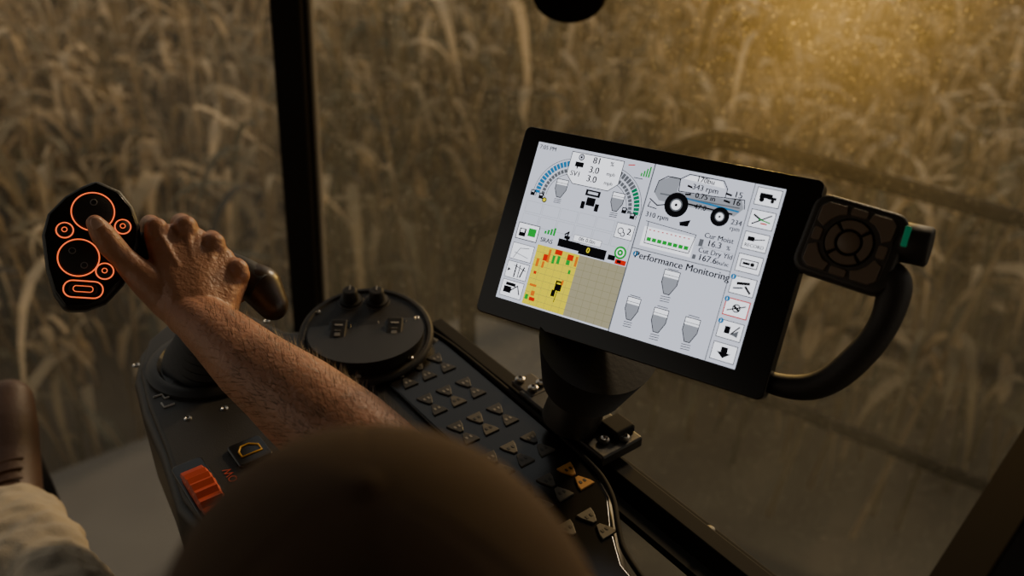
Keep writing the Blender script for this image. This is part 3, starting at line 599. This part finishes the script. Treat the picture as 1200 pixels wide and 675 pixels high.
me=bpy.data.meshes.new('ground');me.from_pydata([(-60,-20,-1.9),(60,-20,-1.9),(60,90,-1.9),(-60,90,-1.9)],[],[(0,1,2,3)]);link('ground',me,gm)
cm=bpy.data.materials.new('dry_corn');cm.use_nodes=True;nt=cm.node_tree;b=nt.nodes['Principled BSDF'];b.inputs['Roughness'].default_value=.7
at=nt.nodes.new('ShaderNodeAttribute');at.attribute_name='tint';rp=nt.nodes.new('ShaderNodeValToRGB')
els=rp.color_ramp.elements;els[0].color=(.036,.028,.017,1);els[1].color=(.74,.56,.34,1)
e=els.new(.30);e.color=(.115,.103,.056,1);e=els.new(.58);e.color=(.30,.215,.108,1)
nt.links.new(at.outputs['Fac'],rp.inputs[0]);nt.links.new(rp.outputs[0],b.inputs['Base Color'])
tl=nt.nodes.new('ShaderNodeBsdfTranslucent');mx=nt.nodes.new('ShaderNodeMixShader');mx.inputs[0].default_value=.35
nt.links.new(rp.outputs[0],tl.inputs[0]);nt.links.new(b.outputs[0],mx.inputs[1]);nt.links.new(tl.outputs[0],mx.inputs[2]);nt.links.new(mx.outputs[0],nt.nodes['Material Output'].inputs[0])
vs=[];fs=[];tint=[]
rnd=random.Random(11)
def ribbon(pts,ws,side,t):
    n=len(vs)
    for p,w in zip(pts,ws):
        vs.append(tuple(p-side*w));vs.append(tuple(p+side*w));tint.append(t);tint.append(t)
    for i in range(len(pts)-1):fs.append((n+2*i,n+2*i+1,n+2*i+3,n+2*i+2))
def stalk(x,y):
    x_tint=.14 if x<-1.5 else (-.02 if x<1.5 else .04)  # tint shift across the field: left lightest, middle darkest
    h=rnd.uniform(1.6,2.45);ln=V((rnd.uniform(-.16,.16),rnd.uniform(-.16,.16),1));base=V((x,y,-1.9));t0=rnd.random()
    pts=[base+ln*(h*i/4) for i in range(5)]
    for sd in(V((1,0,0)),V((0,1,0))):ribbon(pts,[.015,.014,.012,.009,.005],sd,.25+.45*t0+x_tint)
    top=pts[-1]
    for i in range(4):
        a=rnd.uniform(0,6.28);d=V((math.cos(a),math.sin(a),0));ribbon([top,top+d*.06+V((0,0,.12)),top+d*.18+V((0,0,.13))],[.005,.007,.002],V((-d.y,d.x,0)),.4+.4*rnd.random())
    for i in range(rnd.randint(9,13)):
        z=rnd.uniform(.30,1)*h;a=rnd.uniform(0,6.28);d=V((math.cos(a),math.sin(a),0));s=V((-d.y,d.x,rnd.uniform(-.6,.6))).normalized()
        L=rnd.uniform(.30,.80);up=rnd.uniform(.1,.7);dr=rnd.uniform(.6,1.7);p0=base+ln*z;sw_=V((rnd.uniform(-.2,.2),rnd.uniform(-.2,.2),0))
        pp=[]
        for k in range(7):
            u=k/6;pp.append(p0+d*(L*(.95*u-.42*u*u))+sw_*(u*u*L)+V((0,0,L*(up*u*1.6-dr*u*u))))
        w=rnd.uniform(.014,.036);ribbon(pp,[w*.5,w*.9,w,w*.9,w*.7,w*.4,w*.08],s,min(1,max(0,rnd.gauss(.10+.50*z/h,.27)+x_tint)))
    if rnd.random()<.6:
        z=.55*h;a=rnd.uniform(0,6.28);d=V((math.cos(a),math.sin(a),0));p=base+ln*z+d*.03
        for sd in(V((-d.y,d.x,0)),V((0,0,1))):ribbon([p,p+d*.05-V((0,0,.05)),p+d*.09-V((0,0,.16)),p+d*.10-V((0,0,.22))],[.015,.035,.030,.005],sd,.80)
yy=2.6
while yy<19:
    step=.32 if yy<10 else .40
    xx=-(.66*yy+2)
    while xx<.66*yy+2:
        x=xx+rnd.uniform(-.14,.14);y=yy+rnd.uniform(-.15,.15);r=.8*x+.6*y;f=-.6*x+.8*y
        if f>3.85 or (r>3.1 and y>3.2):
            stalk(x,y)
        xx+=step*.95
    yy+=step
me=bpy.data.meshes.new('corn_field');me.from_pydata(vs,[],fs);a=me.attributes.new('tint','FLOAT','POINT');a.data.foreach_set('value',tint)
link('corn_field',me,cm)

# ------------------------------------------------------------------ light
w=bpy.data.worlds.new('world');scene.world=w;w.use_nodes=True;nt=w.node_tree;bg=nt.nodes['Background']
tc=nt.nodes.new('ShaderNodeTexCoord');sp=nt.nodes.new('ShaderNodeSeparateXYZ');cr=nt.nodes.new('ShaderNodeValToRGB')
cr.color_ramp.elements[0].position=.0;cr.color_ramp.elements[0].color=(.72,.59,.43,1);cr.color_ramp.elements[1].position=.6;cr.color_ramp.elements[1].color=(.43,.45,.46,1)
nt.links.new(tc.outputs['Generated'],sp.inputs[0]);nt.links.new(sp.outputs['Z'],cr.inputs[0]);nt.links.new(cr.outputs[0],bg.inputs[0]);bg.inputs[1].default_value=.88
sl=bpy.data.lights.new('sun','SUN');sl.energy=1.9;sl.angle=math.radians(6);sl.color=(1,.75,.47);so=bpy.data.objects.new('sun',sl);COL.objects.link(so)
so.rotation_euler=V((-.45,-.75,-.42)).to_track_quat('-Z','Y').to_euler()
glow_rig=empty('added_glow_light')  # added lamp above the view, stands in for sun glow on the dusty pane
box('added_lamp_box',(.60,1.935,1.27),(.20,.07,.10),M['trim'],glow_rig,bev=.01)  # made-up box behind the added glow lamp
al=bpy.data.lights.new('added_glow_lamp','AREA');al.energy=9;al.size=.16;al.color=(1,.58,.12);ao=bpy.data.objects.new('added_glow_lamp',al);COL.objects.link(ao);ao.parent=glow_rig
ao.location=(.60,1.89,1.27);ao.rotation_euler=V((0,-1,-.22)).to_track_quat('-Z','Y').to_euler()
